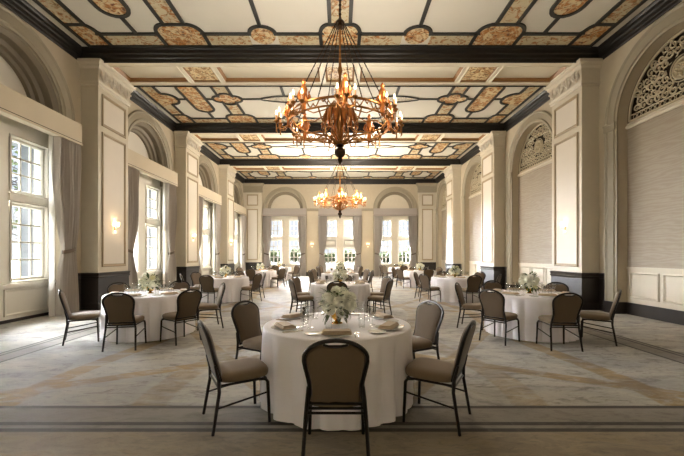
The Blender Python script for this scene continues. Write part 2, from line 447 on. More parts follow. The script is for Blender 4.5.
def window_bay_wall(mb, T, uc, ri, n0, zl, door=False):
    us = [uc - ri, uc - 1.27, uc - .23, uc + .23, uc + 1.27, uc + ri]; vs = [0, .87 if not door else .02, 4.20, zl]
    hole = lambda u, v: None if (.23 < abs(u - uc) < 1.27 and vs[1] < v < 4.20) else n0
    mb.cells(T, us, vs, hole, n0 + .36)
def sill_panels(T, uc, n0):
    t = sroot(trim_name()); m = MB()
    for s in (-1, 1):
        a, b = sorted((uc + s * .10, uc + s * 1.30))
        m.frame(T, a, b, .14, .74, [(0, n0), (0, n0 - .03), (.03, n0 - .035), (.06, n0 - .01), (.06, n0)])
    m.build('panel_moulding', 'white', t)
    b = MB(); b.tbox(T, uc - RI, uc + RI, .80, .86, n0 - .10, n0); b.tbox(T, uc - RI, uc + RI, .76, .80, n0 - .06, n0)
    b.build('sill', 'white', t)
    MB().tbox(T, uc - RI, uc + RI, 0, .07, n0 - .02, n0).build('dark_base', 'dark', t)  # dark strip put in for the shadow gap under the panels

N0 = .25
wl = MB(); wr = MB(); out = MB()
ys = [YR] + [(a + b) / 2 for a, b in BEAMS] + [YB]
inner_l = MB(); recess = MB()
for i, yc in enumerate(BAYC):
    arched_wall(wl, TL, ys[i], ys[i + 1], ZC, yc, RI, N0)
    arched_wall(wr, TR, ys[i], ys[i + 1], ZC, yc, RI, N0)
    window_bay_wall(inner_l, TL, yc, RI, N0, ZS); lunette(inner_l, TL, yc, RI, .55); inner_l.tbox(TL, yc - RI, yc + RI, 4.88, 4.93, .25, .6); inner_l.arch(TL, yc, ZS, ZS, [(RI, N0), (RI, .56)])
    window_pair(TL, yc, N0)
    arch_trim(TL, yc, RO, RI); arch_trim(TR, yc, RO, RI)
    sill_panels(TL, yc, N0)
    # inner ring of the window lunette
    t = sroot(trim_name())
    MB().arch(TL, yc, 4.3, ZS, [(RI, .06), (RI - .05, .10), (RI - .10, .14), (RI - .12, .30), (RI - .21, .34), (RI - .23, .42), (RI - .30, .46), (RI - .31, .55)]).build('lunette_moulding', 'taupe', t, True)
    # right: sliding panels under a pierced lunette
    p = MB(); p.tbox(TR, yc - RI, yc + RI, 1.20, 4.70, N0, N0 + .05)
    struct(p.build('wall_panel', 'veneer'))
    t = sroot(trim_name())
    MB().line(TR, yc - RI, yc + RI, [(N0 + .3, 4.70), (N0 - .04, 4.70), (N0 - .06, 4.76), (N0 - .02, 4.80), (N0 - .02, 4.84), (N0 + .3, 4.84)]).build('lintel', 'trim', t)
    b = MB(); b.tbox(TR, yc - RI, yc + RI, .0, 1.20, N0, N0 + .05); b.tbox(TR, yc - RI, yc + RI, 1.15, 1.20, N0 - .03, N0)
    for k in (-1, 0, 1):
        b.frame(TR, yc + k * .92 - .41, yc + k * .92 + .41, .42, 1.07, [(0, N0), (0, N0 - .02), (.025, N0 - .03), (.05, N0 - .008), (.05, N0)])
    b.build('dado_panel', 'trim', t)
    MB().tbox(TR, yc - RI, yc + RI, 0, .30, N0 - .03, N0).build('baseboard', 'dark', t)
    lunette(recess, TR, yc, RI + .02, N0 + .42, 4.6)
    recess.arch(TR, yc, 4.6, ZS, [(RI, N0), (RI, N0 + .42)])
struct(wl.build('wall_left', 'wall')); struct(wr.build('wall_right', 'wall'))
o = inner_l.build('wall_left', 'white'); struct(o)
struct(recess.build(trim_name(), 'recess'))  # recess walls behind the pierced screens, carried under a trim name
# outer shell so that no light leaks in
b = MB()
for i in range(len(ys) - 1):
    yc = BAYC[i]
    b.tbox(TL, ys[i], yc - 1.27, -.3, ZC, .60, 1.0); b.tbox(TL, yc + 1.27, ys[i + 1], -.3, ZC, .60, 1.0)
    b.tbox(TL, yc - 1.27, yc + 1.27, 4.20, ZC, .60, 1.0); b.tbox(TL, yc - 1.27, yc + 1.27, -.3, .87, .60, 1.0)
    b.tbox(TL, yc - .23, yc + .23, .87, 4.20, .60, 1.0)
struct(b.build('wall_outer', 'stone'))
struct(MB().box(W + .75, YR - .3, 0, W + .9, YB + .6, ZC).build('wall_outer', 'stone'))

# back wall
wb = MB(); ib = MB(); RBI, RBO = 1.30, 1.62
arched_wall(wb, TB, -W, -2.2, ZC, -4.05, RBI, N0); arched_wall(wb, TB, 2.2, W, ZC, 4.05, RBI, N0)
us = [-2.2, -1.3, 1.3, 2.2]; vs = [0, 4.6, ZC]
wb.cells(TB, us, vs, lambda u, v: None if (abs(u) < 1.3 and v < 4.6) else 0, N0)
struct(wb.build('wall_back', 'wall'))
for xc in (-4.05, 4.05):
    window_bay_wall(ib, TB, xc, RBI, N0, ZS); lunette(ib, TB, xc, RBI, N0)
    window_pair(TB, xc, N0); arch_trim(TB, xc, RBO, RBI)
    t = sroot(trim_name())
    MB().arch(TB, xc, 4.3, ZS, [(RBI, .08), (RBI - .08, .10), (RBI - .1, .14), (RBI - .2, .17), (RBI - .21, N0)]).build('lunette_moulding', 'taupe', t, True)
    m = MB()
    for s in (-1, 1):
        a, c = sorted((xc + s * .10, xc + s * 1.25)); m.frame(TB, a, c, .14, .74, [(0, N0), (0, N0 - .03), (.03, N0 - .035), (.06, N0 - .01), (.06, N0)])
    m.tbox(TB, xc - RBI, xc + RBI, .80, .86, N0 - .1, N0); m.build('panel_moulding', 'trim', t)
window_bay_wall(ib, TB, 0, 1.3, N0, 4.6, True)
dw = window_pair(TB, 0, N0, True); dw.name = 'door_1'
struct(ib.build('wall_back', 'trim'))
b = MB()
cols = [-W - .9, -4.05 - 1.27, -4.05 - .23, -4.05 + .23, -4.05 + 1.27, -1.27, -.23, .23, 1.27, 4.05 - 1.27, 4.05 - .23, 4.05 + .23, 4.05 + 1.27, W + .9]
for k in range(len(cols) - 1):
    if k in (1, 3, 5, 7, 9, 11):
        dr = k in (5, 7)
        b.tbox(TB, cols[k], cols[k + 1], 4.20, ZC, .31, .62); b.tbox(TB, cols[k], cols[k + 1], -.3, .02 if dr else .87, .31, .62)
    else: b.tbox(TB, cols[k], cols[k + 1], -.3, ZC, .31, .62)
struct(b.build('wall_outer', 'stone'))
t = sroot(trim_name()); b = MB()
for a, c in ((-2.42, -1.5), (1.5, 2.42)):
    b.line(TB, a, c, [(0, 4.78), (-.03, 4.80), (-.06, 4.90), (-.08, 4.92), (-.08, 4.97), (0, 4.97)])
b.build('string_course', 'arch', t)
b = MB()
for a, c in ((-2.42, -1.32), (1.32, 2.42)): b.tbox(TB, a, c, 0, .30, -.03, 0)
b.build('baseboard', 'dark', t)

# ------------------------------------------------------------------ pilasters, wainscot
def rect_loft(mb, x0, x1, y0, y1, prof, caps=(False, False)):
    L = [[(x0 - o, y0 - o, z), (x1 + o, y0 - o, z), (x1 + o, y1 + o, z), (x0 - o, y1 + o, z)] for o, z in prof]
    return mb.loops(L, True, *caps)
PM = [(0, 0), (0, -.025), (.02, -.035), (.045, -.03), (.06, -.005), (.075, -.012), (.085, 0)]
def ornament_band(mb, mp, L, z0, z1):
    """acanthus scrolls along a frieze: mp(s, z, out)"""
    n = max(1, round(L / .34)); st = L / n; zm = (z0 + z1) / 2; h = (z1 - z0) / 2
    for k in range(n):
        s0 = (k + .5) * st
        for q in (-1, 1):
            pts = []
            for i in range(15):
                a = i / 14 * 3.6 * pi / 2; r = .085 * (1 - i / 18)
                pts.append(mp(s0 + q * (.085 - r * cos(a)), zm - .03 + r * sin(a) * 1.15, .02))
            mb.tube(pts, .016, 5)
            mb.tube([mp(s0 + q * .02, z0 + .01, .012), mp(s0 + q * .10, zm - .02, .03), mp(s0 + q * .15, z1 - .03, .03)], [.012, .022, .006], 5)
        mb.tube([mp(s0, z0 + .02, .02), mp(s0, zm, .045), mp(s0, z1 - .02, .03)], [.012, .034, .008], 6)
        c = mp(s0 + st / 2, zm + .02, .025); mb.sphere(c, .032, 7, 5)
def pilaster(side, y0, y1):
    t = sroot(trim_name()); s = side
    xa, xb = sorted((s * XP, s * (W + .02)))
    MB().box(xa, y0, 0, xb, y1, ZB).build('shaft', 'trim', t)
    T = (lambda u, z, n: (s * (XP + n), u, z))
    m = MB(); f = MB()
    for z0, z1 in ((1.17, 4.92), (5.09, 5.98)):
        m.frame(T, y0 + .14, y1 - .14, z0, z1, PM)
        f.tbox(T, y0 + .225, y1 - .225, z0 + .085, z1 - .085, -.006, .01)
    m.build('panel_moulding', 'mould', t); f.build('silk_panel', 'silk', t)
    xi, xo = s * (XP - .002), s * (W + .02); xa, xb = sorted((xi, xo))
    w = MB(); rect_loft(w, xa, xb, y0 - .002, y1 + .002, [(.03, 0), (.03, .16), (.018, .18), (.015, .86), (.03, .88), (.04, .91), (.025, .93), (.03, .96), (.045, 1.0), (.02, 1.02), (0, 1.02)]).build('wainscot', 'dark', t)
    c = MB(); rect_loft(c, xa, xb, y0 - .002, y1 + .002, [(0, 6.12), (.03, 6.13), (.045, 6.16), (.03, 6.19), (.05, 6.22), (.06, 6.25), (.02, 6.27), (.025, 6.33), (.05, 6.58), (.09, 6.63), (.10, 6.68), (.15, 6.72), (.16, 6.755), (.17, ZB - .002)]).build('capital', 'trim', t)
    ob = MB(); ornament_band(ob, lambda q, z, n: (s * (XP - .035 - 1.7 * n), y0 + q, z), y1 - y0, 6.28, 6.62)
    ob.build('acanthus_frieze', 'silk', t, True)
    # dark wainscot on the wall strips beside the arch mouldings
PIL = BEAMS
for a, b_ in PIL:
    for s in (-1, 1): pilaster(s, a, b_)
for i, yc in enumerate(BAYC):
    for s, T in ((-1, TL), (1, TR)):
        t = sroot(trim_name()); w = MB()
        lo = BEAMS[i - 1][1] if i else YR; hi = BEAMS[i][0] if i < 4 else YB
        for u0, u1 in ((lo, yc - RO - .01), (yc + RO + .01, hi)):
            if u1 - u0 < .02: continue
            w.line(T, u0, u1, [(0, 0), (-.03, 0), (-.03, .16), (-.018, .18), (-.015, .86), (-.03, .88), (-.04, .91), (-.025, .93), (-.045, 1.0), (-.02, 1.02), (0, 1.02)])
        w.build('wainscot', 'dark', t)
for s in (-1, 1):                                              # corner pilasters on the back wall
    t = sroot(trim_name()); a, b_ = sorted((s * 5.74, s * W))
    MB().box(a, YB - .12, 0, b_, YB + .02, ZB).build('shaft', 'trim', t)
    T = lambda u, z, n: (u, YB - .12 + n, z)
    m = MB(); f = MB()
    for z0, z1 in ((1.17, 4.92), (5.16, 5.98)):
        m.frame(T, a + .26, b_ - .26, z0, z1, PM); f.tbox(T, a + .345, b_ - .345, z0 + .085, z1 - .085, -.006, .01)
    m.build('panel_moulding', 'mould', t); f.build('silk_panel', 'silk', t)
    rect_loft(MB(), a, b_, YB - .122, YB + .02, [(.03, 0), (.03, .16), (.015, .18), (.015, .88), (.04, .91), (.045, 1.0), (0, 1.02)]).build('wainscot', 'dark', t)
    rect_loft(MB(), a, b_, YB - .122, YB + .02, [(0, 6.12), (.045, 6.16), (.03, 6.19), (.06, 6.25), (.02, 6.27), (.05, 6.58), (.10, 6.63), (.15, 6.72), (.16, ZB)]).build('capital', 'arch', t)

# ------------------------------------------------------------------ beams and coffers
def beam(y0, y1):
    t = sroot(trim_name())
    d = .11
    ua = [-W, -6.42, -4.62, -4.45, -3.66, -3.49, -.60, -.42, .42, .60, 3.49, 3.66, 4.45, 4.62, 6.42, W]
    va = [y0 - .0, y0 + .30, y0 + .34, y1 - .34, y1 - .22, y1]
    va = [y0, y0 + .27, y1 - .22, y1]
    def depth(u, v):
        a = abs(u)
        if not (va[1] < v < va[2]): return 0
        if a < .42 or 3.66 < a < 4.45: return .06
        if .60 < a < 3.49 or 4.62 < a < 6.42: return d
        return 0
    MB().cells(lambda u, v, w: (u, v, ZB + w), ua, va, depth).build('soffit', 'beam', t)
    g_ = MB(); e_ = MB()
    def fr(u0, u1, dd):
        e_.frame(lambda u, v, n: (u, v, ZB + n), u0, u1, va[1], va[2], [(-.05, 0), (-.04, -.015), (-.01, -.015), (0, 0.0), (.0, dd * .8)])
        g_.frame(lambda u, v, n: (u, v, ZB + n), u0 + .001, u1 - .001, va[1] + .001, va[2] - .001, [(0, .012), (.03, dd * .55), (.05, dd - .004)])
    for s in (-1, 1):
        for a, c in ((.60, 3.49), (4.62, 6.42)): fr(*sorted((s * a, s * c)), d)
        fr(*sorted((s * 3.66, s * 4.45)), .06)
    fr(-.42, .42, .06)
    e_.build('recess_moulding', 'beam', t); g_.build('recess_lining', 'gilt', t)
    p = MB()
    for c in (-4.055, 0, 4.055): p.box(c - .36, va[1] + .05, ZB + .035, c + .36, va[2] - .05, ZB + .05)
    p.build('pierced_panel', 'pierced', t)
    MB().box(-W, y0 + .005, ZB + .13, W, y1 - .005, ZC).build('core', 'beam', t)
for a, b_ in BEAMS: beam(a, b_)
CP = [(0, ZB - .04), (.02, ZB - .03), (.03, ZB), (.03, ZB + .06), (.05, ZB + .08), (.055, ZB + .16), (.08, ZB + .19), (.085, ZB + .27), (.11, ZB + .31), (.12, ZC)]
def coffer(ya, yb, detail=True):
    t = sroot(trim_name())
    MB().frame(lambda u, v, n: (u, v, n), -W, W, ya, yb, CP).build('cornice', 'cornice', t)
    if not detail: return
    D = yb - ya
    mp = lambda u, v, w: (u, yb - v, ZC - w)
    rb = MB(); ru = MB(); pa = MB(); lz = MB()
    RW, w0, w1 = .09, -.01, .035
    rib = lambda pts, closed=False, wd=RW: rb.ribbon(pts, wd, mp, w0, w1, closed)
    ru_ = lambda poly: ru.prism(poly, mp, -.01, .012)
    pa_ = lambda poly: pa.prism(poly, mp, -.01, .012)
    E, I, Bm, XS, XI = .16, .68, 1.05, 6.72, 6.24
    vm = 2.45; vn = D - .16; vi = D - .55
    rib([(-XS, E), (XS, E), (XS, vn), (-XS, vn)], True)
    for s in (-1, 1):
        S = lambda pts: [(s * x, y) for x, y in pts]
        # far border: inner line with its swellings
        half = [(.5, I)] + arc(.27, I, .23, 0, pi / 2, 8, Bm - I)
        rib(S(half + [(0, Bm)])); rib(S([(.5, E), (.5, I)]))
        rib(S([(.5, I), (1.62, I)])); rib(S([(1.62, I)] + arc(1.97, I, .33, pi, 0, 12, .30) + [(2.32, I)]))
        rib(S([(2.32, I), (3.47, I)])); rib(S([(3.47, E), (3.47, I)])); rib(S([(4.63, E), (4.63, I)]))
        rib(S([(3.47, I)] + arc(3.78, I, .31, pi, pi / 2, 8, Bm - I) + arc(4.32, I, .31, pi / 2, 0, 8, Bm - I) + [(4.63, I)]))
        rib(S([(4.63, I), (6.12, I)])); rib(S([(6.12, E), (6.12, I)]))
        rib(S([(6.12, I)] + arc(6.30, I, .18, pi, pi / 2, 6, Bm - I) + [(XS, Bm)]))
        # columns, dividing lines, stadium, rosette, lozenge
        for x in (.25, 3.80, 4.30): rib(S([(x, Bm), (x, vm - .32)])); rib(S([(x, vm + .32), (x, vn)]))
        rib(S([(1.97, .98), (1.97, vm - .22)])); rib(S([(1.97, vm + .22), (1.97, vn)]))
        hl, hw = 1.12, .34
        stad = arc(5.17, vm - hl + hw, hw, pi, 2 * pi, 10) + arc(5.17, vm + hl - hw, hw, 0, pi, 10)
        rib(S(stad), True); rib(S([(5.17, I), (5.17, vm - hl)]))
        ros = []
        for k in range(4):
            a0 = k * pi / 2; cx, cy = 4.05 + .27 * cos(a0), vm + .2 * sin(a0)
            ros += arc(cx, cy, .25, a0 - pi / 2.1, a0 + pi / 2.1, 8)
        rib(S(ros), True, .08)
        loz = arc(1.97, vm, .62, 0, 2 * pi, 24, .24)[:-1]
        loz = [(x + (.28 * (abs(x - 1.97) / .62) ** 6) * (1 if x > 1.97 else -1), y) for x, y in loz]
        rib(S(loz), True, .05)
        rib(S([(2.85, vm), (3.53, vm)]), False, .07); rib(S([(4.57, vm), (4.83, vm)]), False, .07); rib(S([(5.51, vm), (5.90, vm)]), False, .07)
        rib(S([(.5, vm), (1.1, vm)]), False, .07)
        # side strip with its bump
        rib(S([(XI, Bm), (XI, vm - .45)])); rib(S([(XI, vm + .45), (XI, vn)]))
        rib(S([(XI, vm - .45)] + arc(XI - .05, vm, .36, 1.5 * pi, .5 * pi, 12, .42) + [(XI, vm + .45)]))
        # painted fields
        ru_(S([(0, E), (.5, E), (.5, I)] + arc(.27, I, .23, 0, pi / 2, 8, Bm - I) + [(0, Bm)]))
        ru_(S([(3.47, E), (3.47, I)] + arc(3.78, I, .31, pi, pi / 2, 8, Bm - I) + arc(4.32, I, .31, pi / 2, 0, 8, Bm - I) + [(4.63, E)]))
        ru_(S([(1.64, I)] + arc(1.97, I, .33, pi, 0, 12, .30) + arc(1.97, I, .33, 0, -pi, 12, .45)[1:-1]))
        ru_(S([(6.12, E), (6.12, I)] + arc(6.30, I, .18, pi, pi / 2, 6, Bm - I) + [(XS, Bm), (XS, E)]))
        pa_(S([(.5, E), (.5, I), (1.60, I), (1.60, E)])); pa_(S([(2.34, E), (2.34, I), (3.47, I), (3.47, E)]))
        pa_(S([(4.63, E), (4.63, I), (6.12, I), (6.12, E)]))
        pa_(S([(3.80, Bm), (4.30, Bm), (4.30, vm - .32), (3.80, vm - .32)])); pa_(S([(3.80, vm + .32), (4.30, vm + .32), (4.30, vn), (3.80, vn)]))
        pa_(S([(0, Bm), (.25, Bm), (.25, vn), (0, vn)]))
        ru_(S(stad)); ru_(S(ros)); lz.prism(S(loz), mp, -.01, .012)
        pa_(S([(XI, Bm), (XS, Bm), (XS, vm - .45), (XI, vm - .45)])); pa_(S([(XI, vm + .45), (XS, vm + .45), (XS, vn), (XI, vn)]))
        ru_(S([(XS, vm - .45), (XI, vm - .45)] + arc(XI - .05, vm, .36, 1.5 * pi, .5 * pi, 12, .42) + [(XI, vm + .45), (XS, vm + .45)]))
    rb.build('rib_pattern', 'rib', t); ru.build('painted_ornament', 'rust', t); pa.build('painted_border', 'pale', t); lz.build('painted_lozenge', 'lozenge', t)
for i, (a, b_) in enumerate(COFF): coffer(a, b_, i > 0)
# short soffit at the rear end
struct(MB().box(-W, YR, ZB, W, .02, ZC).build('ceiling', 'beam'))

# ------------------------------------------------------------------ pelmets, curtains
ORD = ['', 'first', 'second', 'third', 'fourth']
def wob(a, seed):
    return sin(a + seed) * .6 + sin(2.3 * a + 1.7 * seed) * .25
def curtain_mesh(width, ztop, seed, d=.20):
    """local: u from 0 (window side) to width, n depth, hangs from ztop to the floor; drawn in at z=1.62 towards +u"""
    nu, nz = 72, 26; L = []
    for j in range(nz + 1):
        z = .015 + (ztop - .015) * j / nz; row = []
        if z > 1.62:
            k = min(1, (z - 1.62) / 1.9); p = 1 - (1 - k) ** 2.2
        else:
            k = min(1, (1.62 - z) / 1.2); p = .75 * (1 - (1 - k) ** 2)
        wd = width * (.52 + .48 * p); off = (width - wd) * .72
        for i in range(nu + 1):
            f = i / nu; a = f * 2 * pi * 7
            n = d * (.35 + .65 * p) * (.45 - .95 * abs(sin(a / 2 + seed + .25 * sin(a * .31 + seed))) ** .8 + .10 * sin(2.1 * a + seed * 3 + z * .4)) + .015 * sin(3 * z + f * 9 + seed)
            row.append((off + wd * f, z, n))
        L.append(row)
    return L
def curtain(T, uc, s, n0, label, group, width=.76, u_in=1.0, ztop=4.395, seed=0, sheer=True):
    t = thing('curtain', label, 'curtain', T(uc + s * (u_in + width / 2), 0, n0), 0, group)
    inv = Vector(t.location)
    mp = lambda u, z, n: tuple(Vector(T(uc + s * (u_in + u), z, n0 + n)) - inv)
    MB().loops([[mp(*p) for p in r] for r in curtain_mesh(width, ztop, seed)], False).build('drape', 'curtain', t, True)
    w = width * .52; off = (width - w) * .72
    pts = [mp(off + w / 2 + (w / 2 + .02) * cos(a), 1.62 + .05 * cos(a), .09 * sin(a)) for a in [2 * pi * k / 20 for k in range(20)]]
    b = MB(); b.loops([[Vector(p) + Vector((0, 0, dz)) for p in pts] for dz in (-.045, 0, .045)], True); b.build('tieback', 'tie', t, True)
    if not sheer: return t
    L = []
    for j in range(14):
        z = .015 + (ztop - .015) * j / 13
        L.append([mp(-.09 + .17 * i / 18, z, .06 + .02 * sin(i * 1.3 + seed)) for i in range(19)])
    MB().loops(L, False).build('sheer_panel', 'sheer', t, True)
    return t
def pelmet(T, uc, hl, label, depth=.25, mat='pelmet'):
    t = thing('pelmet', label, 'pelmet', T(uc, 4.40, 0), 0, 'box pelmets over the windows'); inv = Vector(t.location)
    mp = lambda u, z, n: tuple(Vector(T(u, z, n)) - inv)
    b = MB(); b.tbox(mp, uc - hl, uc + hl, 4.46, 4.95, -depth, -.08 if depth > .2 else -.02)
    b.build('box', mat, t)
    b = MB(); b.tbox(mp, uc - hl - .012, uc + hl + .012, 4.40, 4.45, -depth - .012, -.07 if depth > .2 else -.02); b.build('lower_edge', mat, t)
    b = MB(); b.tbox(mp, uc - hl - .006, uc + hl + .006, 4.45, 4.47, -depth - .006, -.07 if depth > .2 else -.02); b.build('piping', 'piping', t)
for i, yc in enumerate(BAYC):
    if i == 0: continue
    pelmet(TL, yc, 1.76, 'cream box pelmet over the %s side window along the left wall' % ORD[i])
    for s, nm in ((-1, 'near'), (1, 'far')):
        curtain(TL, yc, s, -.13, 'taupe tied-back curtain at the %s edge of the %s side window' % (nm, ORD[i]), 'curtains at the side windows', seed=i * 2 + s)
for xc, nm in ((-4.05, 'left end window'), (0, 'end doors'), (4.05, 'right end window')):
    pelmet(TB, xc, 1.58, 'backlit box pelmet over the %s in the back wall' % nm, mat='pelmet_backlit')
    for s, sd in ((-1, 'left'), (1, 'right')):
        curtain(TB, xc, s, -.13, 'taupe tied-back curtain at the %s edge of the %s' % (sd, nm), 'curtains on the back wall', .64, .94, seed=xc + s, sheer=False)

# ------------------------------------------------------------------ pierced lunette screens
def fretwork():
    b = MB(); b2 = MB(); q = lambda u, z: (0, u, z)
    Rr = RI - .03
    b.tube([q(-Rr, -.05)] + [q(x, y) for x, y in arc(0, 0, Rr, pi, 0, 40)] + [q(Rr, -.05)], .035, 6)
    b.tube([q(-Rr, -.04), q(Rr, -.04)], .03, 6); b.tube([q(-Rr + .03, .10), q(Rr - .03, .10)], .016, 5)
    k = 0; u = -Rr + .1
    while u < Rr - .05:
        b.tube([q(x, y) for x, y in arc(u, .03, .05, 0, 2 * pi, 10)][:-1], .011, 4, True); u += .125
    mc = (0, .60)
    P = []
    for j in range(7):
        z = .21 + .168 * j
        for i in range(-7, 8):
            x = (i + (.5 if j % 2 else 0)) * .194
            if x * x + z * z > 1.30 ** 2 or x * x + (z - .6) ** 2 < .36 ** 2: continue
            P.append((x, z, math.atan2(z, x) + .7 * i, j))
    for x, z, a, j in P:
        h = 1 if (x > 0) ^ (j % 2 == 0) else -1
        pts = []
        for i in range(17):
            t = i / 16; ang = a + h * (t * 2 * pi * 1.15 + .6); r = .098 * (1 - .68 * t)
            pts.append(q(x + r * cos(ang), z + r * sin(ang)))
        b.tube(pts, [.0205 * (1 - .2 * i / 16) for i in range(17)], 5)
        b.sphere(q(x, z), .018, 6, 4)
        for a2 in (a + h * .9, a + h * .9 + 2.2):      # a leaf
            c = Vector(q(x + .10 * cos(a2), z + .10 * sin(a2))); e2 = Vector(q(x +   .16 * cos(a2 + .5 * h), z + .16 * sin(a2 + .5 * h)))
            if (e2.y ** 2 + e2.z ** 2) < Rr ** 2 and e2.z > .1: b.tube([c, (c + e2) / 2, e2], [.008, .015, .004], 5)
    for i, p in enumerate(P):
        for r in P[i + 1:]:
            dd = sqrt((p[0] - r[0]) ** 2 + (p[1] - r[1]) ** 2)
            if dd < .21:
                ex, ez = (r[0] - p[0]) / dd, (r[1] - p[1]) / dd
                b.tube([q(p[0] + ex * .08, p[1] + ez * .08), q(r[0] - ex * .08, r[1] - ez * .08)], .014, 4)
    # medallion
    b2.tube([q(x, y) for x, y in arc(0, .6, .21, 0, 2 * pi, 24)][:-1], .03, 6, True)
    b2.tube([q(x, y) for x, y in arc(0, .6, .28, 0, 2 * pi, 24)][:-1], .014, 5, True)
    b2.add([(-.03 if i == 0 else 0.0, .19 * cos(i * pi / 8) if i else 0, .6 + (.19 * sin(i * pi / 8) if i else 0)) for i in range(17)],
           [(0, i, i % 16 + 1) for i in range(1, 17)])
    for i in range(8):
        a = i * pi / 4; b2.tube([(-.01, .03 * cos(a), .6 + .03 * sin(a)), (-.05, .1 * cos(a), .6 + .1 * sin(a)), (-.01, .18 * cos(a), .6 + .18 * sin(a))], [.012, .035, .008], 5)
    return b.mesh('scrollwork', 'fret', True), b2.mesh('medallion', 'fret', True)
ms, mm = fretwork()
first = None
for i, yc in enumerate(BAYC):
    if i == 0: continue
    lb = 'pierced scrollwork screen filling the %s arch of the panelled right wall' % ORD[i]
    if first is None:
        first = thing('fretwork_screen', lb, 'screen', (W + N0 + .03, yc, ZS), 0, 'pierced arch screens')
        obj('scrollwork', ms, first); obj('medallion', mm, first)
    else: dup(first, (W + N0 + .03, yc, ZS), 0, lb)

# ------------------------------------------------------------------ sconces
def make_sconce(loc, rz, label):
    t = thing('wall_sconce', label, 'wall lamp', loc, rz, 'glass wall sconces')   # local +Y away from the wall
    MB().lathe([(.01, -.02), (.07, -.02), (.075, 0), (.05, .015), (.012, .02)], 14).build('backplate', 'brass', t, True).rotation_euler = (R(-90), 0, 0)
    a = MB()
    for s in (-1, 1): a.tube([(0, .01, -.02), (s * .06, .07, -.09), (s * .12, .11, -.06), (s * .12, .11, .0)], .009, 6)
    a.tube([(0, .01, -.02), (0, .05, -.14), (0, .04, -.20)], [.012, .02, .006], 6); a.build('arm', 'brass', t, True)
    for s in (-1, 1):
        MB().lathe([(.03, 0), (.05, .03), (.062, .10), (.055, .17), (.07, .2)], 14, (s * .12, .11, 0), False).build('lamp_shade', 'shade', t, True)
    MB().lathe([(.004, -.30), (.04, -.26), (.05, -.20), (.02, -.16)], 12, (0, .05, 0)).build('crystal_drop', 'shade', t, True)
    l = bpy.data.lights.new('sconce_lamp', 'POINT'); l.energy = SCONCE_W; l.color = (1, .72, .42); l.shadow_soft_size = .06
    o = obj('sconce_lamp', l, t); o.location = (0, .22, .12)
    return t
sc0 = None
places = []
for i, (a, b_) in enumerate(BEAMS):
    if i == 0: continue
    for s, nm in ((-1, 'window-side'), (1, 'panelled-side')):
        places.append(((s * (XP + .004), (a + b_) / 2, 2.33), R(-90) if s < 0 else R(90), 'two-light glass wall sconce glowing on the %s %s pilaster' % (ORD[i], nm)))
for s, nm in ((-1, 'left'), (1, 'right')):
    places.append(((s * 2.05, YB - .002, 2.30), R(180), 'small glass wall sconce on the back wall just %s of the end doors' % nm))
for loc, rz, lb in places:
    if sc0 is None: sc0 = make_sconce(loc, rz, lb); sc0.scale = (.68, .68, .68)
    else:
        d = dup(sc0, loc, rz, lb)
        if abs(loc[0]) < 3:
            d.scale = (.6, .6, .6)
            for c in d.children:
                if c.type == 'LIGHT': c.data = c.data.copy(); c.data.energy = .8

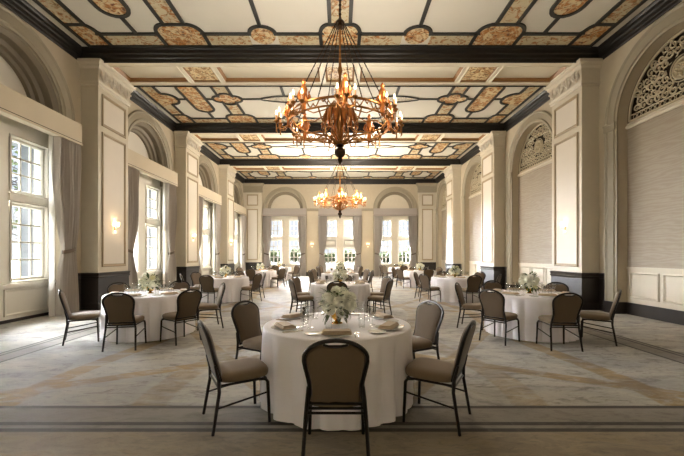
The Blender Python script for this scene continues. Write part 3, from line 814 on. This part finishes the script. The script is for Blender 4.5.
# ------------------------------------------------------------------ chandeliers
def make_chandelier(loc, label, watts):
    t = thing('chandelier', label, 'chandelier', loc, 0, 'candle chandeliers')   # local z=0 at the ceiling
    ZR = 4.34 - ZC; zh = 6.46 - ZC; RR = 1.08
    MB().lathe([(.02, -.16), (.05, -.12), (.16, -.06), (.20, 0)], 18).build('canopy', 'iron', t, True)
    r_ = MB(); r_.tube([(0, 0, -.1), (0, 0, zh)], .022, 8)
    for k in range(6): r_.sphere((0, 0, -.16 - k * .1), .035, 8, 5)
    r_.build('rod', 'iron', t, True)
    MB().lathe([(.02, zh - .12), (.09, zh - .08), (.11, zh), (.09, zh + .05), (.03, zh + .1)], 14).build('hub', 'iron', t, True)
    for k in range(8):
        a = R(22.5 + 45 * k)
        c = MB(); p0 = Vector((.09 * cos(a), .09 * sin(a), zh)); p1 = Vector((RR * cos(a), RR * sin(a), ZR + .08)); c.tube([p0, p1], .011, 5)
        n = 18
        for i in range(1, n): c.sphere(p0.lerp(p1, i / n), .017, 5, 3)
        c.build('cable', 'iron', t, True)
    s_ = MB()                                                    # turned central stem
    s_.lathe([(.015, zh), (.025, zh - .2), (.018, zh - .5), (.03, zh - .9), (.06, zh - 1.0), (.03, zh - 1.1), (.03, zh - 1.3), (.09, zh - 1.45), (.14, zh - 1.55),
              (.06, zh - 1.66), (.05, zh - 1.9), (.10, zh - 2.2), (.05, zh - 2.5), (.04, 3.86 - ZC)], 16)
    s_.build('stem', 'brass', t, True)
    f_ = MB(); f_.lathe([(.03, 3.90 - ZC), (.10, 3.84 - ZC), (.05, 3.80 - ZC), (.11, 3.74 - ZC), (.125, 3.69 - ZC), (.10, 3.63 - ZC), (.04, 3.58 - ZC), (.06, 3.54 - ZC), (.02, 3.47 - ZC), (.004, 3.42 - ZC)], 16)
    f_.build('finial', 'iron', t, True)
    b = MB()                                                     # ring: two rails with a scroll between
    for z, rr in ((ZR - .085, .02), (ZR + .075, .024)):
        b.tube([(RR * cos(2 * pi * k / 64), RR * sin(2 * pi * k / 64), z) for k in range(64)], rr, 6, True)
    for k in range(32):
        a0 = 2 * pi * k / 32; pts = []
        for i in range(13):
            q = i / 12; a = a0 + (q - .5) * 2 * pi / 32 * .95; pts.append((RR * cos(a), RR * sin(a), ZR + .06 * sin(q * 2 * pi) * (1 if k % 2 else -1)))
        b.tube(pts, .012, 5)
    b.build('ring', 'brass', t, True)
    b = MB()
    for k in range(12):                                          # basket ribs and spokes below
        a = 2 * pi * k / 12
        pts = [(r * cos(a), r * sin(a), z - ZC) for r, z in ((.06, 4.72), (.20, 4.70), (.34, 4.52), (.385, 4.25), (.33, 4.05), (.18, 3.92), (.05, 3.88))]
        b.tube(pts, .014, 6)
    for k in range(8):
        a = R(22.5 + 45 * k)
        pts = [(r * cos(a), r * sin(a), z - ZC) for r, z in ((RR, 4.28), (.92, 4.10), (.7, 4.02), (.45, 4.10), (.3, 4.02), (.06, 3.94))]
        b.tube(pts, .015, 6)
        pts = [(r * cos(a), r * sin(a), z - ZC) for r, z in ((RR, 4.42), (.85, 4.52), (.6, 4.46), (.36, 4.56), (.08, 4.72))]
        b.tube(pts, .013, 6)
    b.build('basket', 'brass', t, True)
    for k in range(12):                                          # copper acanthus leaves of the basket
        a = 2 * pi * (k + .5) / 12; L = []
        for r, z, w in ((.12, 4.72, .02), (.24, 4.68, .045), (.33, 4.55, .058), (.35, 4.42, .05), (.37, 4.32, .035), (.43, 4.26, .01)):
            L.append([((r - abs(q) * .02) * cos(a) - q * w * sin(a), (r - abs(q) * .02) * sin(a) + q * w * cos(a), z - ZC) for q in (-1, -.5, 0, .5, 1)])
        MB().loops(L, False).build('leaf', 'copper', t, True)
    arm_m = MB()
    for dx, rr in ((-.16, .20), (0, .27), (.16, .20)):
        arm_m.tube([(0, 0, -.06), (dx * .5, rr * .5, -.17), (dx, rr, -.15), (dx, rr, -.02)], [.014, .016, .014, .012], 6)
        arm_m.lathe([(.012, -.06), (.05, -.02), (.055, .0), (.03, .01)], 10, (dx, rr, 0))
        arm_m.tube([(dx, rr, -.15), (dx * 1.1, rr * 1.0, -.22), (dx, rr * .9, -.26)], [.012, .018, .004], 5)
    arm_m = arm_m.mesh('candle_arm', 'brass', True)
    fin_m = MB().lathe([(.02, -.16), (.05, -.08), (.045, 0), (.07, .08), (.085, .16), (.06, .24), (.075, .30), (.05, .36), (.03, .40), (.045, .44), (.012, .50)], 10)
    for q in range(5):
        a = 2 * pi * q / 5; fin_m.tube([(.06 * cos(a), .06 * sin(a), .06), (.12 * cos(a), .12 * sin(a), .16), (.09 * cos(a), .09 * sin(a), .27)], [.01, .03, .006], 5)
    fin_m = fin_m.mesh('crown_ornament', 'copper', True)
    slv = MB().lathe([(.022, 0), (.022, .10), (.018, .11)], 8).mesh('candle', 'ivory', True)
    blb = MB().lathe([(.012, .11), (.021, .14), (.018, .17), (.004, .215)], 8).mesh('bulb', 'bulb', True)
    for k in range(8):
        a = R(45 * k + 5); base = Vector((RR * cos(a), RR * sin(a), ZR))
        am = obj('candle_arm', arm_m, t, base, (0, 0, a - pi / 2))
        for dx, rr in ((-.16, .20), (0, .27), (.16, .20)):
            for m_, n_ in ((slv, 'candle'), (blb, 'bulb')): obj(n_, m_, am, (dx, rr, .01))
        obj('crown_ornament', fin_m, am, (0, 0, .02))
        l = bpy.data.lights.new('candle_light', 'POINT'); l.energy = watts / 8; l.color = CHAND_COL; l.shadow_soft_size = .16
        lo = obj('candle_light', l, t); lo.location = ((RR + .45) * cos(a), (RR + .45) * sin(a), ZR + .40)
    return t
ch1 = make_chandelier((0, 7.565, ZC), 'large gilt candle chandelier hanging over the tables nearest the camera', CHAND_W[0])
ch2 = dup(ch1, (0, 18.535, ZC), 0, 'gilt candle chandelier hanging farther down before the end wall')
for o in ch2.children:
    if o.type == 'LIGHT': o.data = o.data.copy(); o.data.energy = CHAND_W[1] / 8

# ------------------------------------------------------------------ furniture: chair
def make_chair(label):
    t = thing('banquet_chair', label, 'chair', (0, 0, 0), 0)
    # local: +Y faces the table
    by, bz, lean = -.185, .43, Vector((0, -.135, .50)); kx = 1.10; Ls = lean.length; e = lean / Ls; nf = Vector((0, e.z, -e.y))
    P = lambda x, s, n=0: tuple(Vector((x * kx, by, bz)) + e * s * .95 + nf * n)
    def outline(ins=0, slot=False):
        pts = [(.170, .0), (.166, .08), (.168, .16), (.178, .23), (.191, .30), (.199, .355)]
        pts += [(.200 * cos(q), .37 + .15 * sin(q)) for q in [pi / 2 * k / 9 for k in range(1, 10)]]
        o = []
        for x, s in pts:
            x = max(0, x - ins); s = s if s > .36 else max(s, ins)
            if s > .36: s -= ins * (s - .36) / .16
            if slot and x < .075: s = min(s, .463 + .02 * (x / .075) ** 2)
            o.append((x, s))
        return o + [(-x, s) for x, s in reversed(o[:-1])]
    b = MB()
    L = [[P(x, s, n) for x, s in outline(ins, True)] for ins, n in ((.05, -.018), (.022, -.014), (.012, 0), (.016, .018), (.04, .032), (.075, .037))]
    b.loops(L, True, True, True).build('backrest', 'back', t, True)
    f = MB(); f.tube([P(x, s, -.002) for x, s in outline(0)], .0145, 7, True)
    f.tube([P(-.078, .485, -.002), P(-.04, .474, -.002), P(.04, .474, -.002), P(.078, .485, -.002)], .010, 6); f.build('back_frame', 'steel', t, True)
    def seat_ring(ins, z):
        pts = []
        for k in range(40):
            a = 2 * pi * k / 40; cx = abs(cos(a)) ** .5 * (1 if cos(a) > 0 else -1); sy = abs(sin(a)) ** .5 * (1 if sin(a) > 0 else -1)
            hw = .222 + .012 * sy - ins
            pts.append((cx * hw, .03 + sy * (.22 - ins), z + (.006 * sy)))
        return pts
    MB().loops([seat_ring(i_, z) for i_, z in ((.03, .400), (.006, .408), (0, .425), (.0, .452), (.010, .470), (.035, .482), (.09, .487))], True, True, True).build('seat', 'seat', t, True)
    s_ = MB()
    s_.tube([(-.205, -.18, .392), (-.205, .20, .395), (.205, .20, .395), (.205, -.18, .392)], .011, 6, True)
    s_.tube([(-.208, -.196, .365), (.208, -.196, .365)], .010, 6); s_.build('seat_frame', 'steel', t, True)
    for s in (-1, 1):
        MB().tube([P(s * .176, .15, -.012), P(s * .185, .02, -.014), (s * .213, -.200, .34), (s * .232, -.255, .004)], [.010, .0150, .0150, .0135], 7).build('leg', 'steel', t, True)
        MB().tube([(s * .205, .14, .393), (s * .208, .195, .388), (s * .212, .215, .36), (s * .222, .228, .004)], [.012, .0150, .0150, .0135], 7).build('leg', 'steel', t, True)
        MB().tube([(s * .218, -.222, .21), (s * .216, .214, .27)], .0085, 6).build('stretcher', 'steel', t, True)
    return t

# ------------------------------------------------------------------ furniture: table and cloth
def cloth_mesh(seed):
    rnd = random.Random(seed); seg = 200; L = []
    ph = [rnd.uniform(0, 6.28) for _ in range(5)]
    fold = lambda a: 1.5 * abs(sin(11 * a + ph[0] + .9 * sin(3 * a + ph[1]))) ** .7 - .9 + .3 * sin(14 * a + ph[2]) + .15 * sin(31 * a + ph[3])
    prof = [(.02, .765, 0), (.4, .765, 0), (.70, .765, 0), (.748, .7648, 0), (.760, .761, .0), (.767, .752, .02)]
    for k in range(1, 12):
        q = k / 11; prof.append((.768 + .006 * q ** .8, .752 - .738 * q, q ** .55))
    for r, z, a_ in prof:
        ring = []
        for k in range(seg):
            a = 2 * pi * k / seg; f = fold(a); rr = r + .046 * a_ * f
            zz = z + (.012 * (f - .3) * a_ if z < .1 else 0)
            ring.append((rr * cos(a), rr * sin(a), max(.006, zz)))
        L.append(ring)
    return MB().loops(L, True, True, False).mesh('tablecloth', 'cloth', True)
CLOTHS = [cloth_mesh(s) for s in (3, 8, 15)]
def make_table(loc, label):
    t = thing('banquet_table', label, 'table', loc, 0, 'round banquet tables')
    MB().lathe([(.74, .725), (.748, .732), (.748, .752), (.74, .757)], 40).build('tabletop', 'bark', t, True)
    for k in range(4):
        a = pi / 4 + k * pi / 2; MB().tube([(.42 * cos(a), .42 * sin(a), .73), (.5 * cos(a), .5 * sin(a), .004)], .016, 6).build('leg', 'steel', t, True)
    return t

# ------------------------------------------------------------------ tableware
def solid(name, mat, cat, group, prof=None, seg=20, mb=None, smooth=True):
    m_ = (mb or MB().lathe(prof, seg, caps=False)).mesh(name, mat, smooth)
    return dict(name=name, mesh=m_, cat=cat, group=group)
WARE = dict(
    plate=solid('dinner_plate', 'china', 'plate', 'dinner plates on the tables', [(.001, .004), (.085, .003), (.09, 0.0), (.095, .003), (.135, .016), (.137, .019), (.10, .010), (.085, .008), (.001, .008)], 28),
    bread=solid('bread_plate', 'china', 'plate', 'bread plates on the tables', [(.001, .004), (.05, .003), (.053, 0), (.057, .003), (.082, .011), (.083, .014), (.06, .008), (.001, .007)], 22),
    goblet=solid('water_goblet', 'crystal', 'glass', 'water goblets on the tables', [(.001, .004), (.034, .002), (.035, 0), (.034, .005), (.006, .012), (.005, .07), (.02, .085), (.036, .11), (.040, .15), (.034, .19), (.0325, .19), (.038, .15), (.034, .112), (.001, .09)], 16),
    wine=solid('wine_glass', 'crystal', 'glass', 'wine glasses on the tables', [(.001, .004), (.030, .002), (.031, 0), (.030, .005), (.005, .012), (.0045, .09), (.016, .10), (.030, .125), (.033, .16), (.028, .20), (.0265, .20), (.031, .16), (.028, .127), (.001, .105)], 16),
    tumbler=solid('tumbler', 'crystal', 'glass', 'tall tumblers on the tables', [(.001, .006), (.028, .004), (.03, 0), (.031, .004), (.034, .14), (.0325, .14), (.0295, .012), (.001, .010)], 16),
)
def napkin_mb():
    b = MB()
    for k, (w, d) in enumerate(((.135, .072), (.128, .066), (.12, .058))):
        z0 = k * .010; L = []
        for ins, z in ((.004, z0), (0, z0 + .004), (.004, z0 + .010)):
            L.append([(-w + ins, -d + ins + .004 * k, z), (w - ins, -d + ins, z), (w - ins, d - ins - .006 * k, z + .004), (-w + ins, d - ins, z)])
        b.loops(L, True, True, True)
    return b
WARE['napkin'] = solid('napkin', 'napkin', 'napkin', 'folded napkins on the plates', mb=napkin_mb())
def knife_mb():
    b = MB(); b.tube([(0, -.10, .006), (0, 0, .006), (0, .02, .005)], [.006, .005, .004], 6)
    b.prism([(-.004, .015), (.009, .02), (.009, .09), (-.002, .115), (-.004, .1)], lambda u, v, w: (u, v, w), .004, .0065); return b
def fork_mb():
    b = MB(); b.tube([(0, -.10, .006), (0, 0, .004), (0, .045, .006)], [.006, .0035, .004], 6)
    b.prism([(-.011, .05), (-.006, .04), (.006, .04), (.011, .05), (.011, .062), (-.011, .062)], lambda u, v, w: (u, v, w), .005, .008)
    for x in (-.009, -.003, .003, .009): b.box(x - .0018, .06, .005, x + .0018, .10, .0075)
    return b
WARE['knife'] = solid('table_knife', 'silver', 'knife', 'table knives beside the plates', mb=knife_mb())
WARE['fork'] = solid('table_fork', 'silver', 'fork', 'table forks beside the plates', mb=fork_mb())
def ware(kind, loc, rz, label):
    k = WARE[kind]; o = obj(k['name'], k['mesh'], None, loc, (0, 0, rz)); return tag(o, label, k['cat'], k['group'])

# flowers
def hydrangea(seed, r=.055, np_=70):
    rnd = random.Random(seed); b = MB(); b.sphere((0, 0, 0), r * .8, 9, 6)
    for k in range(np_):
        z = 1 - 2 * (k + .5) / np_; a = k * 2.399963; q = sqrt(max(0, 1 - z * z)); n = Vector((q * cos(a), q * sin(a), z))
        t = n.orthogonal().normalized(); t.rotate(Matrix.Rotation(rnd.uniform(0, 6.28), 3, n)); u = n.cross(t); c = n * r
        for m in range(4):
            d = t * cos(m * pi / 2) + u * sin(m * pi / 2); s2 = n.cross(d); w = r * .26
            b.add([c, c + d * w * .6 + s2 * w * .42 + n * .003, c + d * w * 1.15 + n * rnd.uniform(0, .008), c + d * w * .6 - s2 * w * .42 + n * .003], [(0, 1, 2, 3)])
    return b
def lily(seed, L=.062):
    rnd = random.Random(seed); b = MB()
    for k in range(12):
        a = k * pi / 3 + (.5 if k >= 6 else 0) + rnd.uniform(-.15, .15); el = rnd.uniform(.35, .7) if k < 6 else rnd.uniform(.8, 1.2); ln = L * rnd.uniform(.85, 1.1)
        d = Vector((cos(a) * cos(el), sin(a) * cos(el), sin(el))); s2 = Vector((-sin(a), cos(a), 0)); up = d.cross(s2); rows = []
        for f, w in ((0, .004), (.3, .014), (.6, .017), (.85, .010), (1, .002)):
            c = d * ln * f - up * (-.012 * f * f * 2); rows.append([c - s2 * w, c + up * .004, c + s2 * w])
        b.loops(rows, False)
    b.sphere((0, 0, .012), .014, 6, 4)
    return b
FL = [hydrangea(1, .062, 84).mesh('blossom', 'petal', True, False), hydrangea(2, .05, 64).mesh('blossom', 'cream', True, False),
      lily(3).mesh('blossom', 'petal', True, False), lily(4, .05).mesh('blossom', 'petal', True, False), hydrangea(5, .056, 72).mesh('blossom', 'petal', True, False)]
def leaves_mesh(seed):
    rnd = random.Random(seed); b = MB()
    for k in range(70):
        a = rnd.uniform(0, 2 * pi); el = rnd.uniform(-.7, 1.3); d = Vector((cos(a) * cos(el), sin(a) * cos(el), sin(el)))
        s2 = d.cross(Vector((0, 0, 1))).normalized(); up = s2.cross(d); o = Vector((0, 0, .19)) + d * rnd.uniform(.09, .145); ln = rnd.uniform(.08, .13); rows = []
        for f, w in ((0, .003), (.3, .017), (.6, .02), (.85, .011), (1, .001)):
            c = o + d * ln * f - up * .035 * f * f; rows.append([c - s2 * w, c - up * .003, c + s2 * w])
        b.loops(rows, False)
    for k in range(10):
        a = k * .628; b.tube([(0, 0, .05), (.03 * cos(a), .03 * sin(a), .11), (.1 * cos(a), .1 * sin(a), .19)], .003, 4)
    return b.mesh('leaves', 'leaf', True, False)
LV = [leaves_mesh(s) for s in (1, 2, 3)]
VASE = MB().lathe([(.001, .004), (.055, .002), (.058, 0), (.056, .006), (.03, .016), (.022, .03), (.045, .045), (.075, .075), (.085, .11), (.088, .125), (.084, .125), (.07, .08), (.001, .05)], 24, caps=False).mesh('vase', 'gold', True)
def centrepiece(loc, label, seed):
    rnd = random.Random(seed); t = thing('flower_arrangement', label, 'flowers', loc, rnd.uniform(0, 6), 'flower arrangements on the tables')
    obj('vase', VASE, t); obj('leaves', LV[seed % 3], t)
    n = 18
    for k in range(n):
        z = 1 - 1.75 * (k + .5) / n; a = k * 2.399963 + seed; q = sqrt(max(0, 1 - z * z)); d = Vector((q * cos(a), q * sin(a), z))
        ty = rnd.choice([0, 0, 1, 2, 0, 3, 4, 4]); rr = rnd.uniform(.115, .15) - (.02 if ty in (2, 3) else 0)
        p = Vector((0, 0, .215)) + Vector((d.x * rr * 1.1, d.y * rr * 1.1, d.z * rr))
        o = obj('blossom', FL[ty], t, p); o.rotation_euler = d.to_track_quat('Z', 'Y').to_euler(); sc_ = rnd.uniform(.8, 1.05); o.scale = (sc_,) * 3
    return t

# ------------------------------------------------------------------ lay out the tables
TABLES = [  # x, y, name, seats (degrees), rank
    (-.03, 3.73, 'front centre table', (210, 270, 330, 30, 150), 0),
    (0.0, 9.2, 'second centre table', (270, 205, 335, 25, 155, 90), 1),
    (0.0, 14.5, 'third centre table', (270, 210, 330, 30, 150, 90), 2),
    (0.0, 19.7, 'last centre table', (270, 210, 330, 30, 150, 90), 2)]
for s, nm in ((-1, 'window-side'), (1, 'panel-side')):
    W0 = {-1: (217, 277, 325, 32, 143, 93), 1: (215, 263, 323, 37, 148, 94)}[s]
    for i, (x, y) in enumerate(((3.62, 6.72), (3.85, 11.8), (3.85, 17.0), (3.85, 22.2))):
        TABLES.append((s * x, y, '%s %s table' % (('first', 'second', 'third', 'last')[i], nm), W0 if i == 0 else (270, 210, 330, 30, 150, 90), 0 if i == 0 else 2))
def seat_name(d):
    d = d % 360
    if 255 < d < 285: return 'near'
    if 75 < d < 105: return 'far'
    return ('near ' if d > 180 else 'far ') + ('window-side' if 90 < d < 270 else 'panel-side')
chair0 = None; rj = random.Random(11)
for ti, (x, y, nm, seats, rank) in enumerate(TABLES):
    make_table((x, y, 0), 'round folding table under the white cloth of the ' + nm)
    o = obj('tablecloth', CLOTHS[ti % 3], None, (x, y, 0), (0, 0, ti * .7))
    tag(o, 'white floor-length cloth draped over the ' + nm, 'tablecloth', 'white round tablecloths')
    centrepiece((x, y, .766), 'white and green flowers in a gold bowl on the ' + nm, ti + 6)
    for d in seats:
        j = 0 if ti == 0 else rj.uniform(-2, 2) if rank == 0 else rj.uniform(-5, 5)
        a = R(d + j); r = 1.045 + (0 if rank == 0 else rj.uniform(0, .06))
        loc = (x + r * cos(a), y + r * sin(a), 0); rz = a + pi / 2 + (0 if ti == 0 else R(rj.uniform(-3, 3)) if rank == 0 else R(rj.uniform(-7, 7)))
        lb = 'brown upholstered chair with black frame at the %s seat of the %s' % (seat_name(d), nm)
        if chair0 is None:
            chair0 = make_chair(lb); chair0.location = loc; chair0.rotation_euler = (0, 0, rz); chair0['group'] = 'banquet chairs round the tables'
        else: dup(chair0, loc, rz, lb)
    for d in (210, 270, 330, 30, 150, 90):
        a = R(d); e = Vector((cos(a), sin(a))); s2 = Vector((-sin(a), cos(a))); rz = a + pi / 2
        at = lambda r, q: (x + e.x * r + s2.x * q, y + e.y * r + s2.y * q, .766)
        sn = 'at the %s place of the %s' % (seat_name(d), nm)
        ware('plate', at(.585, 0), rz, 'white dinner plate ' + sn)
        p = at(.585, 0); ware('napkin', (p[0], p[1], p[2] + .0195), rz + rj.uniform(-.12, .12), 'folded beige napkin on the plate ' + sn)
        ware('goblet', at(.36, .10), 0, 'stemmed water goblet ' + sn); ware('wine', at(.40, .02), 0, 'slim wine glass ' + sn)
        ware('bread', at(.55, -.215), rz, 'small bread plate ' + sn)
        if rank < 2: ware('tumbler', at(.33, -.08), 0, 'tall clear tumbler ' + sn)
        if rank == 0:
            ware('knife', at(.575, .165), rz, 'silver knife ' + sn); ware('fork', at(.575, -.112 - .04), rz, 'silver fork beside the plate ' + sn) if False else None
            ware('fork', at(.575, .19), rz, 'silver fork laid beside the knife ' + sn)

# ------------------------------------------------------------------ garden outside
def tree(loc, h, cr, label, seed, n=700, leafy=1.0, tsize=.16):
    rnd = random.Random(seed); t = thing('garden_tree', label, 'tree', loc, 0, 'trees outside the side windows')
    b = MB(); b.tube([(0, 0, 0), (.1, 0, h * .3), (-.05, .1, h * .6), (0, 0, h * .9)], [h * .03, h * .022, h * .014, h * .004], 7); tips = []
    for k in range(34):
        z0 = rnd.uniform(.22, .8) * h; a = rnd.uniform(0, 6.28); ln = cr * rnd.uniform(.7, 1.1)
        p0 = Vector((0, 0, z0)); p1 = p0 + Vector((cos(a) * ln * .5, sin(a) * ln * .5, ln * .3)); p2 = p0 + Vector((cos(a + .3) * ln, sin(a + .3) * ln, ln * .5))
        b.tube([p0, p1, p2], [h * .008, h * .005, .006], 5); tips += [p1, p2]
        for m in range(3):
            q = p1.lerp(p2, rnd.random()); v = Vector((rnd.uniform(-1, 1), rnd.uniform(-1, 1), rnd.uniform(-.2, 1))) * cr * .35
            b.tube([q, q + v], [.018, .005], 4); tips.append(q + v)
    b.build('trunk', 'bark', t, True)
    f = MB()
    for k in range(int(n * leafy)):
        c = rnd.choice(tips) + Vector((rnd.gauss(0, 1), rnd.gauss(0, 1), rnd.gauss(0, .8))) * cr * .16
        q = Vector((rnd.uniform(-1, 1), rnd.uniform(-1, 1), rnd.uniform(-1, 1))).normalized(); w = q.orthogonal().normalized() * tsize; v = q.cross(w)
        f.add([c - w - v * .6, c + w * .2 - v, c + w + v * .4, c - w * .3 + v], [(0, 1, 2, 3)])
    f.build('foliage', 'foliage', t)
def shrub(loc, r, label, seed):
    rnd = random.Random(seed); t = thing('garden_shrub', label, 'shrub', loc, 0, 'shrubs outside the side windows'); f = MB()
    for k in range(700):
        v = Vector((rnd.gauss(0, 1), rnd.gauss(0, 1), rnd.gauss(0, 1))).normalized() * r * rnd.uniform(.6, 1); c = Vector((v.x, v.y, abs(v.z) * 1.25))
        q = Vector((rnd.uniform(-1, 1), rnd.uniform(-1, 1), rnd.uniform(-1, 1))).normalized(); w = q.orthogonal().normalized() * .1; u = q.cross(w)
        f.add([c - w - u * .6, c + w * .2 - u, c + w + u * .4, c - w * .3 + u], [(0, 1, 2, 3)])
    f.build('foliage', 'foliage', t); MB().tube([(0, 0, 0), (0, 0, r)], .04, 6).build('stem', 'bark', t)
for i, (yy, xx) in enumerate(((12.2, -13.5), (19.0, -15.0), (29, -17), (42, -20))):
    tree((xx, yy, -.6), 7.5, 2.9, 'sparse tree outside the %s side window' % ORD[i + 1], 30 + i, 420, 1.0, .10)
    shrub((xx + 1.5, yy - 1.2, -.6), 1.15, 'bushy green shrub outside the %s side window' % ORD[i + 1], 50 + i)
f = MB(); rnd = random.Random(5)
for k in range(9000):
    xx = rnd.uniform(-75, 75); top = 3.2 + .6 * sin(xx * .31) + .5 * sin(xx * .83 + 1); c = Vector((xx, 115 + rnd.uniform(-5, 5), -.6 + top * rnd.random() ** .7))
    q = Vector((rnd.uniform(-1, 1), rnd.uniform(-1, .2), rnd.uniform(-1, 1))).normalized(); w = q.orthogonal().normalized() * .75; v = q.cross(w)
    f.add([c - w - v * .6, c + w * .2 - v, c + w + v * .4, c - w * .3 + v], [(0, 1, 2, 3)])
o = f.build('distant_treeline', 'woods'); tag(o, 'distant green treeline beyond the lawn outside the end windows', 'trees'); o['kind'] = 'stuff'
